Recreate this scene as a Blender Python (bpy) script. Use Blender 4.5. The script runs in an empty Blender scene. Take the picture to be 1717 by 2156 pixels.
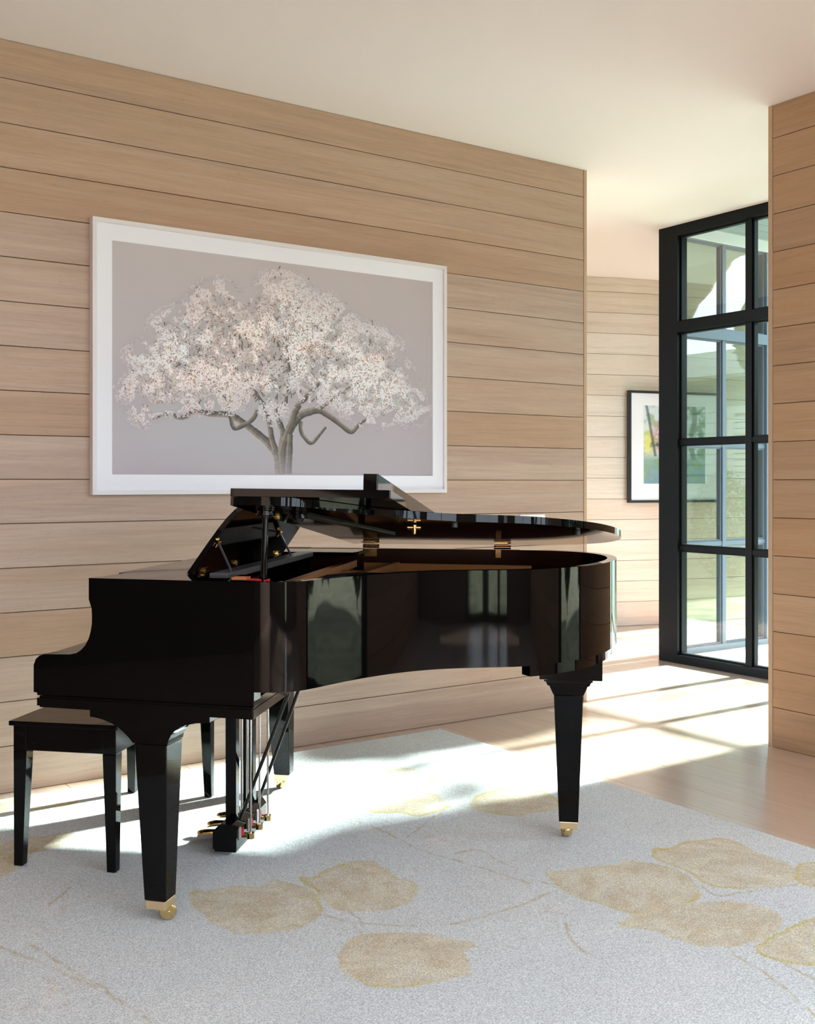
import bpy, math, random
import numpy as np
from mathutils import Vector, Matrix
random.seed(7); RNG = np.random.default_rng(11)
sc = bpy.context.scene
COL = sc.collection
# ------------------------------------------------------------------ camera, world, sun, exposure
U1, V1 = 0.56640, 0.82414
cd = bpy.data.cameras.new('camera'); cam = bpy.data.objects.new('camera', cd); COL.objects.link(cam)
cam.location = (0, 0, 1.28); cam.rotation_euler = (math.pi/2, 0, -math.atan2(U1, V1))
cd.sensor_fit = 'HORIZONTAL'; cd.sensor_width = 36.0; cd.lens = 2260/1717*36.0; cd.shift_y = -62/1717
cd.clip_start = .05; cd.clip_end = 300
sc.camera = cam
sc.view_settings.view_transform = 'Standard'; sc.view_settings.look = 'None'
sc.view_settings.gamma = 1.0; sc.view_settings.use_curve_mapping = False
sc.view_settings.exposure = 0.55
SKY = 6.0
SUN = 44.0; SUN_ELEV = 26.0
wd = bpy.data.worlds.new('sky'); sc.world = wd; wd.use_nodes = True
bg = wd.node_tree.nodes['Background']; bg.inputs[0].default_value = (0.86, 0.975, 1.12, 1); bg.inputs[1].default_value = SKY
sd = bpy.data.lights.new('sun', 'SUN'); so = bpy.data.objects.new('sun', sd); COL.objects.link(so)
sd.energy = SUN; sd.angle = math.radians(2.4); sd.color = (1.0, .96, .97)
so.location = (20, 4, 12)
so.rotation_euler = Vector((-1, -0.004, -math.tan(math.radians(SUN_ELEV)))).to_track_quat('-Z', 'Y').to_euler()
def portal(name, loc, normal, w, h):
    l = bpy.data.lights.new(name, 'AREA'); l.shape = 'RECTANGLE'; l.size = w; l.size_y = h
    o = bpy.data.objects.new(name, l); COL.objects.link(o); o.location = loc
    o.rotation_euler = Vector(normal).to_track_quat('-Z', 'Y').to_euler(); l.cycles.is_portal = True
portal('portal_hall', (6.02, 3.95, 1.56), (-1, 0, 0), 2.9, 3.0)
portal('portal_court', (6.62, 5.36, 1.6), (0, 1, 0), 1.2, 3.0)
portal('portal_right', (4.62, 1.15, 1.45), (-1, 0, 0), 1.1, 2.8)
portal('portal_right_high', (4.62, -1.75, 1.9), (-1, 0, 0), 3.0, 1.9)
portal('portal_hall_left', (2.8, 5.6, 1.5), (1, 0, 0), 1.6, 2.9)
portal('portal_hall_end', (9.66, 6.3, 1.6), (-1, 0, 0), 1.6, 2.8)
portal('portal_added_skylight', (.5, -1.9, 3.34), (0, 0, -1), 7.0, 2.0)  # for the skylight added behind the camera
for i, (a, b) in enumerate(((-1.3, -.2), (.2, .85), (1.3, 4.2))):
    portal('portal_rear_%d' % i, ((a+b)/2, -3.62, 1.45 if i == 1 else 1.92), (0, 1, 0), b-a, 2.8 if i == 1 else 1.86)
cy = sc.cycles
cy.use_denoising = True; cy.max_bounces = 12; cy.diffuse_bounces = 6; cy.glossy_bounces = 5
cy.transmission_bounces = 6; cy.transparent_max_bounces = 16; cy.sample_clamp_indirect = 8.0
cy.caustics_reflective = False; cy.caustics_refractive = False

# ------------------------------------------------------------------ materials
def new_mat(name):
    m = bpy.data.materials.new(name); m.use_nodes = True
    nt = m.node_tree; return m, nt, nt.nodes['Principled BSDF']
def N(nt, t, **kw):
    n = nt.nodes.new(t)
    for k, v in kw.items():
        if k.startswith('i_'):
            key = k[2:]; n.inputs[int(key) if key.isdigit() else key].default_value = v
        else: setattr(n, k, v)
    return n
def Lk(nt, a, b): nt.links.new(a, b)
def simple(name, col, rough=.5, metal=0, spec=.5, bump=None, coat=0):
    m, nt, p = new_mat(name)
    p.inputs['Base Color'].default_value = (*col, 1); p.inputs['Roughness'].default_value = rough
    p.inputs['Metallic'].default_value = metal; p.inputs['Specular IOR Level'].default_value = spec
    if coat: p.inputs['Coat Weight'].default_value = coat; p.inputs['Coat Roughness'].default_value = .05
    tc = N(nt, 'ShaderNodeTexCoord')
    sc_, st = bump if bump else (60, .02)
    nz = N(nt, 'ShaderNodeTexNoise'); nz.inputs['Scale'].default_value = sc_; nz.inputs['Detail'].default_value = 3
    Lk(nt, tc.outputs['Object'], nz.inputs['Vector'])
    b = N(nt, 'ShaderNodeBump'); b.inputs['Strength'].default_value = st; b.inputs['Distance'].default_value = .002
    Lk(nt, nz.outputs[0], b.inputs['Height']); Lk(nt, b.outputs[0], p.inputs['Normal'])
    return m
def math_(nt, op, a, b):
    n = N(nt, 'ShaderNodeMath', operation=op)
    for i, v in enumerate((a, b)):
        if isinstance(v, (int, float)): n.inputs[i].default_value = v
        else: Lk(nt, v, n.inputs[i])
    return n.outputs[0]
def wood(name, stops, rough=.5, streak=.30, coat=0., spec=.4):
    """boards: attribute bc = (distance along board, height across, random per board)"""
    m, nt, p = new_mat(name)
    at = N(nt, 'ShaderNodeAttribute', attribute_name='bc'); sp = N(nt, 'ShaderNodeSeparateXYZ'); Lk(nt, at.outputs['Vector'], sp.inputs[0])
    def coords(sx, sy):
        c = N(nt, 'ShaderNodeCombineXYZ')
        Lk(nt, math_(nt, 'MULTIPLY', sp.outputs[0], sx), c.inputs[0]); Lk(nt, math_(nt, 'MULTIPLY', sp.outputs[1], sy), c.inputs[1])
        Lk(nt, math_(nt, 'MULTIPLY', sp.outputs[2], 40.), c.inputs[2]); return c.outputs[0]
    def noise(sx, sy, det, dist=0., rgh=.6):
        n = N(nt, 'ShaderNodeTexNoise'); n.inputs['Scale'].default_value = 1; n.inputs['Detail'].default_value = det
        n.inputs['Distortion'].default_value = dist; n.inputs['Roughness'].default_value = rgh
        Lk(nt, coords(sx, sy), n.inputs['Vector']); return n.outputs[0]
    cr = N(nt, 'ShaderNodeValToRGB'); r = cr.color_ramp
    while len(r.elements) < len(stops): r.elements.new(.5)
    for i, (e, c) in enumerate(zip(r.elements, stops)):
        e.position = i/(len(stops)-1); e.color = (*c, 1)
    broad = noise(.45, 9, 2, .6)
    v = math_(nt, 'ADD', sp.outputs[2], math_(nt, 'MULTIPLY', math_(nt, 'SUBTRACT', broad, .5), 1.1))
    Lk(nt, v, cr.inputs[0])
    st = noise(.8, 26, 4, .8, .65)
    fine = noise(9, 420, 3, 0, .7)
    mid = noise(4, 110, 3, .3, .6)
    fleck = noise(26, 55, 2, 2.5, .5)
    def rng(x, lo, hi, a, b):
        mr = N(nt, 'ShaderNodeMapRange'); mr.inputs[1].default_value = lo; mr.inputs[2].default_value = hi
        mr.inputs[3].default_value = a; mr.inputs[4].default_value = b; Lk(nt, x, mr.inputs[0]); return mr.outputs[0]
    k = rng(st, .52, .72, 1., 1.-streak)
    k = math_(nt, 'MULTIPLY', k, rng(fine, .3, .7, .93, 1.06))
    k = math_(nt, 'MULTIPLY', k, rng(mid, .3, .7, .94, 1.06))
    k = math_(nt, 'MULTIPLY', k, rng(fleck, .60, .75, 1., .90))
    mx = N(nt, 'ShaderNodeVectorMath', operation='SCALE'); Lk(nt, cr.outputs[0], mx.inputs[0]); Lk(nt, k, mx.inputs['Scale'])
    Lk(nt, mx.outputs[0], p.inputs['Base Color'])
    p.inputs['Roughness'].default_value = rough; p.inputs['Specular IOR Level'].default_value = spec
    if coat: p.inputs['Coat Weight'].default_value = coat; p.inputs['Coat Roughness'].default_value = .22
    b = N(nt, 'ShaderNodeBump'); b.inputs['Strength'].default_value = .12; b.inputs['Distance'].default_value = .001
    Lk(nt, fine, b.inputs['Height']); Lk(nt, b.outputs[0], p.inputs['Normal'])
    return m
M = {}
M['wall_oak'] = wood('oak_cladding', [(.43, .285, .195), (.475, .34, .252), (.415, .302, .24), (.49, .375, .298), (.445, .318, .237)], .55, .13)
M['hall_oak'] = wood('daylit_oak_cladding', [(.68, .565, .475), (.74, .635, .56), (.71, .61, .53), (.76, .67, .60)], .55, .14)  # hall boards lightened, bright hall daylight put into the colour
M['floor_oak'] = wood('oak_floor', [(.49, .36, .27), (.53, .405, .315), (.50, .38, .295), (.56, .44, .35)], .30, .12, coat=1.0, spec=.6)
M['wall_oak_shaded'] = wood('shaded_oak_cladding', [(.41, .245, .14), (.45, .285, .17), (.39, .25, .155), (.46, .305, .19)], .55, .16)  # same oak as the long wall, its dimmer light put into the colour
M['trim_oak'] = simple('oak_trim', (.50, .34, .22), .5, bump=(90, .1))
M['groove'] = simple('groove_backing', (.10, .055, .03), .9)
M['ceiling'] = simple('ceiling_plaster', (.84, .80, .80), .9, bump=(40, .05))
M['plaster'] = simple('plaster', (.14, .10, .075), .9, bump=(40, .05))
M['black'] = simple('piano_black', (.0018, .0016, .0016), .035, spec=.20, bump=(5, .015))
M['black_sat'] = simple('satin_black', (.006, .006, .006), .25, bump=(30, .05))
M['mahogany'] = simple('inner_rim_mahogany', (.030, .008, .004), .16, bump=(20, .02))
M['lid_under'] = simple('lid_underside', (.005, .0018, .0013), .06, spec=.4, bump=(5, .01))
M['bronze'] = simple('bronze_plate', (.50, .22, .075), .5, metal=.25, spec=.3, bump=(80, .15))
M['brass'] = simple('polished_brass', (.74, .54, .24), .18, metal=1.0, bump=(40, .08))
M['brass_pale'] = simple('brushed_brass', (.80, .62, .36), .36, metal=.9, bump=(200, .1))
M['steel'] = simple('rod_steel', (.62, .60, .59), .22, metal=1.0)
M['grey_bar'] = simple('grey_sheen_bar', (.075, .072, .078), .35)  # satin desk bars, their reflected sheen put into the grey
M['red'] = simple('red_felt', (.55, .008, .02), .9, bump=(300, .4))
M['felt_tan'] = simple('tan_felt', (.45, .16, .05), .8, bump=(300, .4))
M['grey_felt'] = simple('grey_felt', (.35, .35, .34), .95, bump=(300, .4))
M['window_black'] = simple('window_steel', (.004, .005, .006), .40, spec=.16)
M['window_glare'] = simple('sky_glare_black', (.13, .15, .19), .5)  # black frame steel with sky glare painted in as blue-grey
M['frame_white'] = simple('frame_white', (.70, .67, .68), .4)
M['mat_white'] = simple('mat_board', (.80, .82, .88), .8)
M['frame_black'] = simple('frame_black', (.01, .012, .015), .3)
M['white_plate'] = simple('switch_white', (.85, .85, .84), .35)
M['rubber'] = simple('rubber', (.05, .05, .055), .5)
M['bark'] = simple('oak_bark', (.10, .085, .065), .95, bump=(9, 1.0))
M['soffit'] = simple('soffit_paint', (.20, .25, .25), .7)
M['ext_white'] = simple('exterior_white', (.72, .74, .76), .7)
M['siding'] = simple('siding_paint', (.42, .46, .42), .8)
M['paving'] = simple('pale_paving', (.62, .62, .60), .8, bump=(60, .6))
def vcol(name, attr, rough=.8, bump=None, speckle=0., spec=.3):
    m, nt, p = new_mat(name)
    at = N(nt, 'ShaderNodeAttribute', attribute_name=attr); tc = N(nt, 'ShaderNodeTexCoord')
    p.inputs['Roughness'].default_value = rough; p.inputs['Specular IOR Level'].default_value = spec
    if speckle:
        nz = N(nt, 'ShaderNodeTexNoise'); nz.inputs['Scale'].default_value = 210; nz.inputs['Detail'].default_value = 4; nz.inputs['Roughness'].default_value = .7
        Lk(nt, tc.outputs['Object'], nz.inputs['Vector'])
        mr = N(nt, 'ShaderNodeMapRange'); mr.inputs[1].default_value = .32; mr.inputs[2].default_value = .68
        mr.inputs[3].default_value = 1-speckle; mr.inputs[4].default_value = 1+speckle*.55; Lk(nt, nz.outputs[0], mr.inputs[0])
        vm = N(nt, 'ShaderNodeVectorMath', operation='SCALE'); Lk(nt, at.outputs['Color'], vm.inputs[0]); Lk(nt, mr.outputs[0], vm.inputs['Scale'])
        Lk(nt, vm.outputs[0], p.inputs['Base Color'])
        b = N(nt, 'ShaderNodeBump'); b.inputs['Strength'].default_value = .6; b.inputs['Distance'].default_value = .003
        Lk(nt, nz.outputs[0], b.inputs['Height']); Lk(nt, b.outputs[0], p.inputs['Normal'])
    else: Lk(nt, at.outputs['Color'], p.inputs['Base Color'])
    return m
M['rug'] = vcol('rug_wool', 'rugcol', 1.0, speckle=.48, spec=.05)
M['print'] = vcol('art_print', 'pcol', .6)
def mottled(name, c1, c2, scale, rough=.95, c3=None):
    m, nt, p = new_mat(name); tc = N(nt, 'ShaderNodeTexCoord')
    nz = N(nt, 'ShaderNodeTexNoise'); nz.inputs['Scale'].default_value = scale; nz.inputs['Detail'].default_value = 6
    Lk(nt, tc.outputs['Object'], nz.inputs['Vector'])
    cr = N(nt, 'ShaderNodeValToRGB'); cr.color_ramp.elements[0].position = .35; cr.color_ramp.elements[0].color = (*c1, 1)
    cr.color_ramp.elements[1].position = .65; cr.color_ramp.elements[1].color = (*c2, 1)
    Lk(nt, nz.outputs[0], cr.inputs[0]); Lk(nt, cr.outputs[0], p.inputs['Base Color']); p.inputs['Roughness'].default_value = rough
    return m
M['lawn'] = mottled('lawn_grass', (.20, .24, .12), (.38, .40, .26), 3.0)
M['leaf'] = mottled('shrub_leaves', (.02, .07, .015), (.09, .17, .05), 4.0, .6)
M['hedge'] = mottled('hedge_leaves', (.015, .05, .012), (.07, .15, .04), 2.5, .6)
def glass(name, tint, k):
    m = bpy.data.materials.new(name); m.use_nodes = True; nt = m.node_tree; nt.nodes.clear()
    out = N(nt, 'ShaderNodeOutputMaterial'); mx = N(nt, 'ShaderNodeMixShader')
    tr = N(nt, 'ShaderNodeBsdfTransparent'); tr.inputs[0].default_value = (*tint, 1)
    gl = N(nt, 'ShaderNodeBsdfGlossy'); gl.inputs['Roughness'].default_value = 0.0
    fr = N(nt, 'ShaderNodeFresnel'); fr.inputs[0].default_value = 1.5
    f2 = math_(nt, 'MULTIPLY', fr.outputs[0], k); f3 = math_(nt, 'MINIMUM', f2, 1.0)
    Lk(nt, f3, mx.inputs[0]); Lk(nt, tr.outputs[0], mx.inputs[1]); Lk(nt, gl.outputs[0], mx.inputs[2]); Lk(nt, mx.outputs[0], out.inputs[0])
    return m
M['glass'] = glass('tinted_glass', (.71, .875, .82), 3.2); M['glass_clear'] = glass('clear_glass', (.95, .955, .95), 2.0)

# ------------------------------------------------------------------ mesh helpers
class MB:
    def __init__(s): s.v = []; s.f = []; s.mi = []; s.sm = []; s.bc = []; s.has = False
    def add(s, vs, fs, mi=0, smooth=False, bc=None):
        o = len(s.v); s.v += [tuple(p) for p in vs]
        for f in fs: s.f.append(tuple(o+i for i in f)); s.mi.append(mi); s.sm.append(smooth)
        if bc is None: s.bc += [(0, 0, 0)]*len(vs)
        else: s.bc += bc; s.has = True
    def box(s, x0, x1, y0, y1, z0, z1, mi=0):
        vs = [(x, y, z) for z in (z0, z1) for x, y in ((x0, y0), (x1, y0), (x1, y1), (x0, y1))]
        s.add(vs, [(3, 2, 1, 0), (4, 5, 6, 7), (0, 1, 5, 4), (1, 2, 6, 5), (2, 3, 7, 6), (3, 0, 4, 7)], mi)
    def frustum(s, c0, h0, c1, h1, z0, z1, fn=None, mi=0):
        """rectangular taper; c centre (x,y), h half sizes; fn maps to place"""
        vs = []
        for (cx, cy), (hx, hy), z in ((c0, h0, z0), (c1, h1, z1)):
            vs += [(cx-hx, cy-hy, z), (cx+hx, cy-hy, z), (cx+hx, cy+hy, z), (cx-hx, cy+hy, z)]
        if fn: vs = [fn(*p) for p in vs]
        s.add(vs, [(3, 2, 1, 0), (4, 5, 6, 7), (0, 1, 5, 4), (1, 2, 6, 5), (2, 3, 7, 6), (3, 0, 4, 7)], mi)
    def prism(s, a, b, mi=0, smooth_side=False, mi_side=None):
        """two matching loops a,b of 3-D points"""
        n = len(a); s.add(a, [tuple(range(n))[::-1]], mi); s.add(b, [tuple(range(n))], mi)
        s.add(list(a)+list(b), [(i, (i+1) % n, n+(i+1) % n, n+i) for i in range(n)], mi if mi_side is None else mi_side, smooth_side)
    def tube(s, path, rad, n=12, mi=0, caps=True, smooth=True):
        path = [Vector(p) for p in path]; m = len(path)
        rad = rad if isinstance(rad, (list, tuple)) else [rad]*m
        up = None; rings = []
        for i, p in enumerate(path):
            t = (path[min(i+1, m-1)]-path[max(i-1, 0)]).normalized()
            if up is None: up = Vector((0, 0, 1)) if abs(t.z) < .9 else Vector((1, 0, 0))
            u = (up-t*up.dot(t)).normalized(); w = t.cross(u); up = u
            rings.append([p+(u*math.cos(2*math.pi*k/n)+w*math.sin(2*math.pi*k/n))*rad[i] for k in range(n)])
        vs = [q for r in rings for q in r]
        fs = [(i*n+k, i*n+(k+1) % n, (i+1)*n+(k+1) % n, (i+1)*n+k) for i in range(m-1) for k in range(n)]
        s.add(vs, fs, mi, smooth)
        if caps: s.add(rings[0], [tuple(range(n))[::-1]], mi); s.add(rings[-1], [tuple(range(n))], mi)
    def sweep(s, path2, z0, z1, off, mi_out=0, mi_in=1, mi_top=0):
        """strip following a plan path, thickness off (inwards = left), smooth sides"""
        P = [Vector((x, y, 0)) for x, y in path2]; n = len(P); I = []
        for i in range(n):
            t = (P[min(i+1, n-1)]-P[max(i-1, 0)]).normalized(); I.append(P[i]+Vector((-t.y, t.x, 0))*off)
        def ring(Q, z): return [(q.x, q.y, z) for q in Q]
        def strip(a, b, mi, sm=True): s.add(a+b, [(i, i+1, n+i+1, n+i) for i in range(n-1)], mi, sm)
        strip(ring(P, z0), ring(P, z1), mi_out); strip(ring(I, z1), ring(I, z0), mi_in)
        strip(ring(P, z1), ring(I, z1), mi_top, False); strip(ring(I, z0), ring(P, z0), mi_out, False)
        for k, fl in ((0, 0), (n-1, 1)):
            q = [(P[k].x, P[k].y, z0), (P[k].x, P[k].y, z1), (I[k].x, I[k].y, z1), (I[k].x, I[k].y, z0)]
            s.add(q, [(0, 1, 2, 3) if fl else (3, 2, 1, 0)], mi_out)
        return [(q.x, q.y) for q in I]
    def build(s, name, mats, parent=None, bevel=None, seg=2):
        me = bpy.data.meshes.new(name); me.from_pydata([tuple(p) for p in s.v], [], s.f)
        for m in (mats if isinstance(mats, (list, tuple)) else [mats]): me.materials.append(M[m] if isinstance(m, str) else m)
        me.polygons.foreach_set('material_index', s.mi); me.polygons.foreach_set('use_smooth', s.sm)
        if s.has:
            a = me.attributes.new('bc', 'FLOAT_VECTOR', 'POINT'); a.data.foreach_set('vector', [c for q in s.bc for c in q])
        me.update(); o = bpy.data.objects.new(name, me); COL.objects.link(o)
        if parent: o.parent = parent
        if bevel:
            b = o.modifiers.new('bevel', 'BEVEL'); b.width = bevel; b.segments = seg; b.limit_method = 'ANGLE'; b.angle_limit = math.radians(40)
        return o
def empty(name, loc=(0, 0, 0), rz=0):
    o = bpy.data.objects.new(name, None); COL.objects.link(o); o.location = loc; o.rotation_euler = (0, 0, rz); o.empty_display_size = .1; return o
def tag(o, label, cat, group=None, kind=None):
    o['label'] = label; o['category'] = cat
    if group: o['group'] = group
    if kind: o['kind'] = kind
    return o
def struct(o, label=None):
    o['kind'] = 'structure'
    if label: o['label'] = label
    return o

# ------------------------------------------------------------------ room shell
H = 3.105
def boards(mb, path, z0, zs, thick=.012, gap=.003, joints=None, seed=1, flip=1):
    """horizontal boards as shallow boxes on a plan path (list of xy); front face lies to the right of travel*flip"""
    R = random.Random(seed); P = [Vector((x, y)) for x, y in path]; n = len(P)
    nor = []
    for i in range(n):
        t = (P[min(i+1, n-1)]-P[max(i-1, 0)]).normalized(); nor.append(Vector((t.y, -t.x))*flip)
    d = [0.]
    for i in range(1, n): d.append(d[-1]+(P[i]-P[i-1]).length)
    zz = zs
    for k in range(len(zz)-1):
        a, b = zz[k]+gap/2, zz[k+1]-gap/2; r = R.random(); off = R.uniform(0, 50)
        vs = []; bc = []
        for i in range(n):
            f = P[i]+nor[i]*0; g = P[i]-nor[i]*thick; c = .0012
            ff = P[i]-nor[i]*c
            for q, z in ((g, a), (ff, a), (f, a+c), (f, b-c), (ff, b), (g, b)):
                vs.append((q.x, q.y, z)); bc.append((d[i]+off, z+k*3.7, r))
        fs = [tuple(reversed((i*6+j, (i+1)*6+j, (i+1)*6+j+1, i*6+j+1))) if flip > 0 else (i*6+j, (i+1)*6+j, (i+1)*6+j+1, i*6+j+1) for i in range(n-1) for j in range(5)]
        mb.add(vs, fs, 0, False, bc)
seams = [0.0, .193] + [round(.376+.1835*i, 4) for i in range(14)] + [2.945, H]
seams = sorted(set([0.0, .193]+[round(2.945-.1835*i, 4) for i in range(15)]+[H]))
# main wall (behind the piano)
mb = MB(); mb.box(-3.5, 4.40, 4.593, 4.72, 0, H, 1)
boards(mb, [(-3.5, 4.58), (4.393, 4.58)], 0, seams, seed=5)
struct(mb.build('wall_rear', ['wall_oak', 'groove']), 'long wall of horizontal oak boards behind the grand piano')
mb = MB(); mb.box(4.3965, 4.42, 4.578, 4.74, 0, H)
struct(mb.build('trim_1', 'trim_oak', bevel=.002), 'vertical oak corner strip ending the long board wall')
# right wall with a tall window opening and an added high one for light (out of frame)
mb = MB(); W0, W1_ = .1, 2.2
mb.box(4.413, 4.55, 1.7, 3.28, 0, H, 1); mb.box(4.413, 4.55, -.2, .6, 0, H, 1); mb.box(4.413, 4.55, -3.5, -3.3, 0, H, 1); mb.box(4.413, 4.55, -3.3, -.2, 0, .95, 1); mb.box(4.413, 4.55, -3.3, -.2, 2.85, H, 1); mb.box(4.413, 4.55, .6, 1.7, 2.85, H, 1)
boards(mb, [(4.40, 3.278), (4.40, 1.7)], 0, seams, seed=9)
boards(mb, [(4.40, .6), (4.40, -.2)], 0, seams, seed=10); boards(mb, [(4.40, -3.3), (4.40, -3.5)], 0, seams, seed=13)
boards(mb, [(4.40, -.2), (4.40, -3.3)], 0, [z for z in seams if z < .95]+[.95], seed=14); boards(mb, [(4.40, -.2), (4.40, -3.3)], 0, [2.85, H], seed=15)
boards(mb, [(4.40, 1.7), (4.40, .6)], 0, [2.85, H], seed=12)
struct(mb.build('wall_right', ['wall_oak_shaded', 'groove']), 'oak board wall at the right edge beside the hall opening')
mb = MB(); mb.box(4.3985, 4.56, 3.2815, 3.305, 0, H)
struct(mb.build('trim_2', 'trim_oak', bevel=.002), 'vertical oak corner strip of the right wall')
# left + front walls (behind the camera), high openings added for daylight
mb = MB(); mb.box(-3.64, -3.5, -3.7, 4.72, 0, H); struct(mb.build('wall_left', 'plaster'))
mb = MB(); xs = [-3.64, -1.3, -.2, .2, .85, 1.3, 4.2, 4.55]
for i in range(0, 8, 2): mb.box(xs[i], xs[i+1], -3.64, -3.5, 0, H)
for i in (1, 3, 5): mb.box(xs[i], xs[i+1], -3.64, -3.5, 2.85, H)
for i in (1, 5): mb.box(xs[i], xs[i+1], -3.64, -3.5, 0, .95)
struct(mb.build('wall_front', 'plaster'))
# hall
def hy(x):
    x = min(x, 8.65); return 6.79-.337*(x-7.05)+.105*(x-7.05)**2
hp = [(3.0+i*.25, hy(3.0+i*.25)) for i in range(27)]
mb = MB(); hz = sorted([H]+[round(2.975-.184*i, 4) for i in range(16)]+[0.0])
boards(mb, hp, 0, hz, seed=21)
nb = len(hp); a = [(x, y+.014, 0) for x, y in hp]; b = [(x, y+.014, H) for x, y in hp]
mb.add(a+b, [(i, i+1, nb+i+1, nb+i) for i in range(nb-1)], 1)
struct(mb.build('wall_hall', ['hall_oak', 'groove']), 'curved oak board wall at the end of the hall')
mb = MB(); mb.box(2.86, 3.0, 6.4, 9.2, 0, H); mb.box(2.86, 3.0, 4.72, 4.8, 0, H); mb.box(2.86, 3.0, 4.8, 6.4, 3.0, H); struct(mb.build('wall_hall_left', 'plaster'))
mb = MB(); mb.box(9.5, 9.64, 5.44, 5.5, 0, H); mb.box(9.5, 9.64, 7.1, 7.2, 0, H); mb.box(9.5, 9.64, 5.5, 7.1, 3.0, H); struct(mb.build('wall_hall_right', 'plaster'))
mb = MB(); mb.box(4.55, 5.90, 2.3, 2.44, 0, H); struct(mb.build('wall_hall_end', 'plaster'))
mb = MB(); mb.box(7.26, 9.5, 5.40, 5.54, 0, 3.3); struct(mb.build('wall_court', 'ext_white'), 'pale exterior wall beside the courtyard window')
mb = MB()
mb.box(-3.64, 4.55, -.9, 4.73, H, 3.3); mb.box(2.86, 4.55, 4.73, 9.2, H, 3.3); mb.box(-3.64, 4.55, -3.64, -2.9, H, 3.3); mb.box(-3.64, -3.0, -2.9, -.9, H, 3.3); mb.box(4.0, 4.55, -2.9, -.9, H, 3.3); mb.box(4.55, 5.98, 2.3, 9.2, H, 3.3); mb.box(5.98, 9.64, 5.38, 9.2, H, 3.3)  # hole behind the camera is an added skylight to brighten the room
struct(mb.build('ceiling', 'ceiling'), 'plain white plaster ceiling')
# floor boards run along y
mb = MB(); R = random.Random(3); x = -3.6; bw = .178
def ymax(x): return 9.0
while x < 9.5:
    y = -3.6-R.uniform(0, 1.8); lo = -3.6
    hi_ = 4.70 if x < 2.8 else 9.0
    if x > 5.86: lo = 5.36
    elif x > 4.5: lo = 2.35
    while y < 9.0:
        L_ = R.uniform(1.6, 2.8); y0, y1 = max(y, lo), min(y+L_, hi_)
        if y1 > y0+.02:
            r = R.random(); o1 = R.uniform(0, 60); c = .0008
            x0, x1 = x+.0006, x+bw-.0006
            vs = [(x0, y0+.0006, -.01), (x1, y0+.0006, -.01), (x1, y1-.0006, -.01), (x0, y1-.0006, -.01), (x0, y0+.0006, -c), (x1, y0+.0006, -c), (x1, y1-.0006, -c), (x0, y1-.0006, -c),
                  (x0+c, y0+c, 0), (x1-c, y0+c, 0), (x1-c, y1-c, 0), (x0+c, y1-c, 0)]
            fs = [(8, 9, 10, 11)]+[(i, (i+1) % 4, 4+(i+1) % 4, 4+i) for i in range(4)]+[(4+i, 4+(i+1) % 4, 8+(i+1) % 4, 8+i) for i in range(4)]
            mb.add(vs, fs, 0, False, [(p[1]+o1, p[0], r) for p in vs])
        y += L_
    x += bw
mb.box(-3.64, 4.55, -3.64, 4.73, -.1, -.0095, 1); mb.box(2.86, 4.55, 4.73, 9.0, -.1, -.0095, 1); mb.box(4.55, 5.96, 2.3, 9.0, -.1, -.0095, 1); mb.box(5.96, 9.64, 5.38, 9.0, -.1, -.0095, 1)
struct(mb.build('floor', ['floor_oak', 'groove']), 'pale oak plank floor')

# ------------------------------------------------------------------ steel windows
ZR = [(.0, .06), (.80, .832), (1.55, 1.582), (2.345, 2.42), (3.03, H)]
def window(name, origin, ang, width, mull, label, z1=H, fm='window_black', gm='glass_clear', ends=(.08, .06), depth=.09, rails=None):
    """local x along the window, y through it; parts: frame, mullion each, pane each"""
    r = empty(name, origin, ang); struct(r, label)
    rails = rails or ZR; f = MB()
    f.box(0, width, -depth/2, depth/2, rails[0][0], rails[0][1]); f.box(0, width, -depth/2, depth/2, rails[-1][0], z1)
    f.box(0, ends[0], -depth/2, depth/2, rails[0][1], rails[-1][0]); f.box(width-ends[1], width, -depth/2, depth/2, rails[0][1], rails[-1][0])
    for a, b in rails[1:-1]:
        dd = depth/2 if b-a > .05 else depth*.28
        f.box(ends[0], width-ends[1], -dd, dd, a, b)
    for a, b in mull: f.box(a, b, -depth*.33, depth*.33, rails[0][1], rails[-1][0])
    # glazing beads, stepped inside every opening
    xs = [ends[0]]+[v for ab in mull for v in ab]+[width-ends[1]]
    zs = [v for ab in rails for v in ab][1:-1]
    for i in range(0, len(xs), 2):
        for j in range(0, len(zs), 2):
            a, b, c, d = xs[i], xs[i+1], zs[j], zs[j+1]; t = .012; h = depth*.18
            f.box(a, b, -h, h, c, c+t); f.box(a, b, -h, h, d-t, d); f.box(a, a+t, -h, h, c+t, d-t); f.box(b-t, b, -h, h, c+t, d-t)
    f.build('window_frame', fm, r)
    for i in range(0, len(xs), 2):
        for j in range(0, len(zs), 2):
            g = MB(); g.add([(xs[i], 0, zs[j]), (xs[i+1], 0, zs[j]), (xs[i+1], 0, zs[j+1]), (xs[i], 0, zs[j+1])], [(0, 1, 2, 3)])
            g.build('pane', gm, r)
    return r
# glass wall A facing the opening: plane x=5.93, from the corner post at y=5.353 towards the camera side
window('window_1', (5.93, 5.353, 0), -math.pi/2, 2.92, [(.743+.63*i, .793+.63*i) for i in range(4)], 'black steel grid window between hall and courtyard', ends=(.173, .06), depth=.10, gm='glass')
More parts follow.
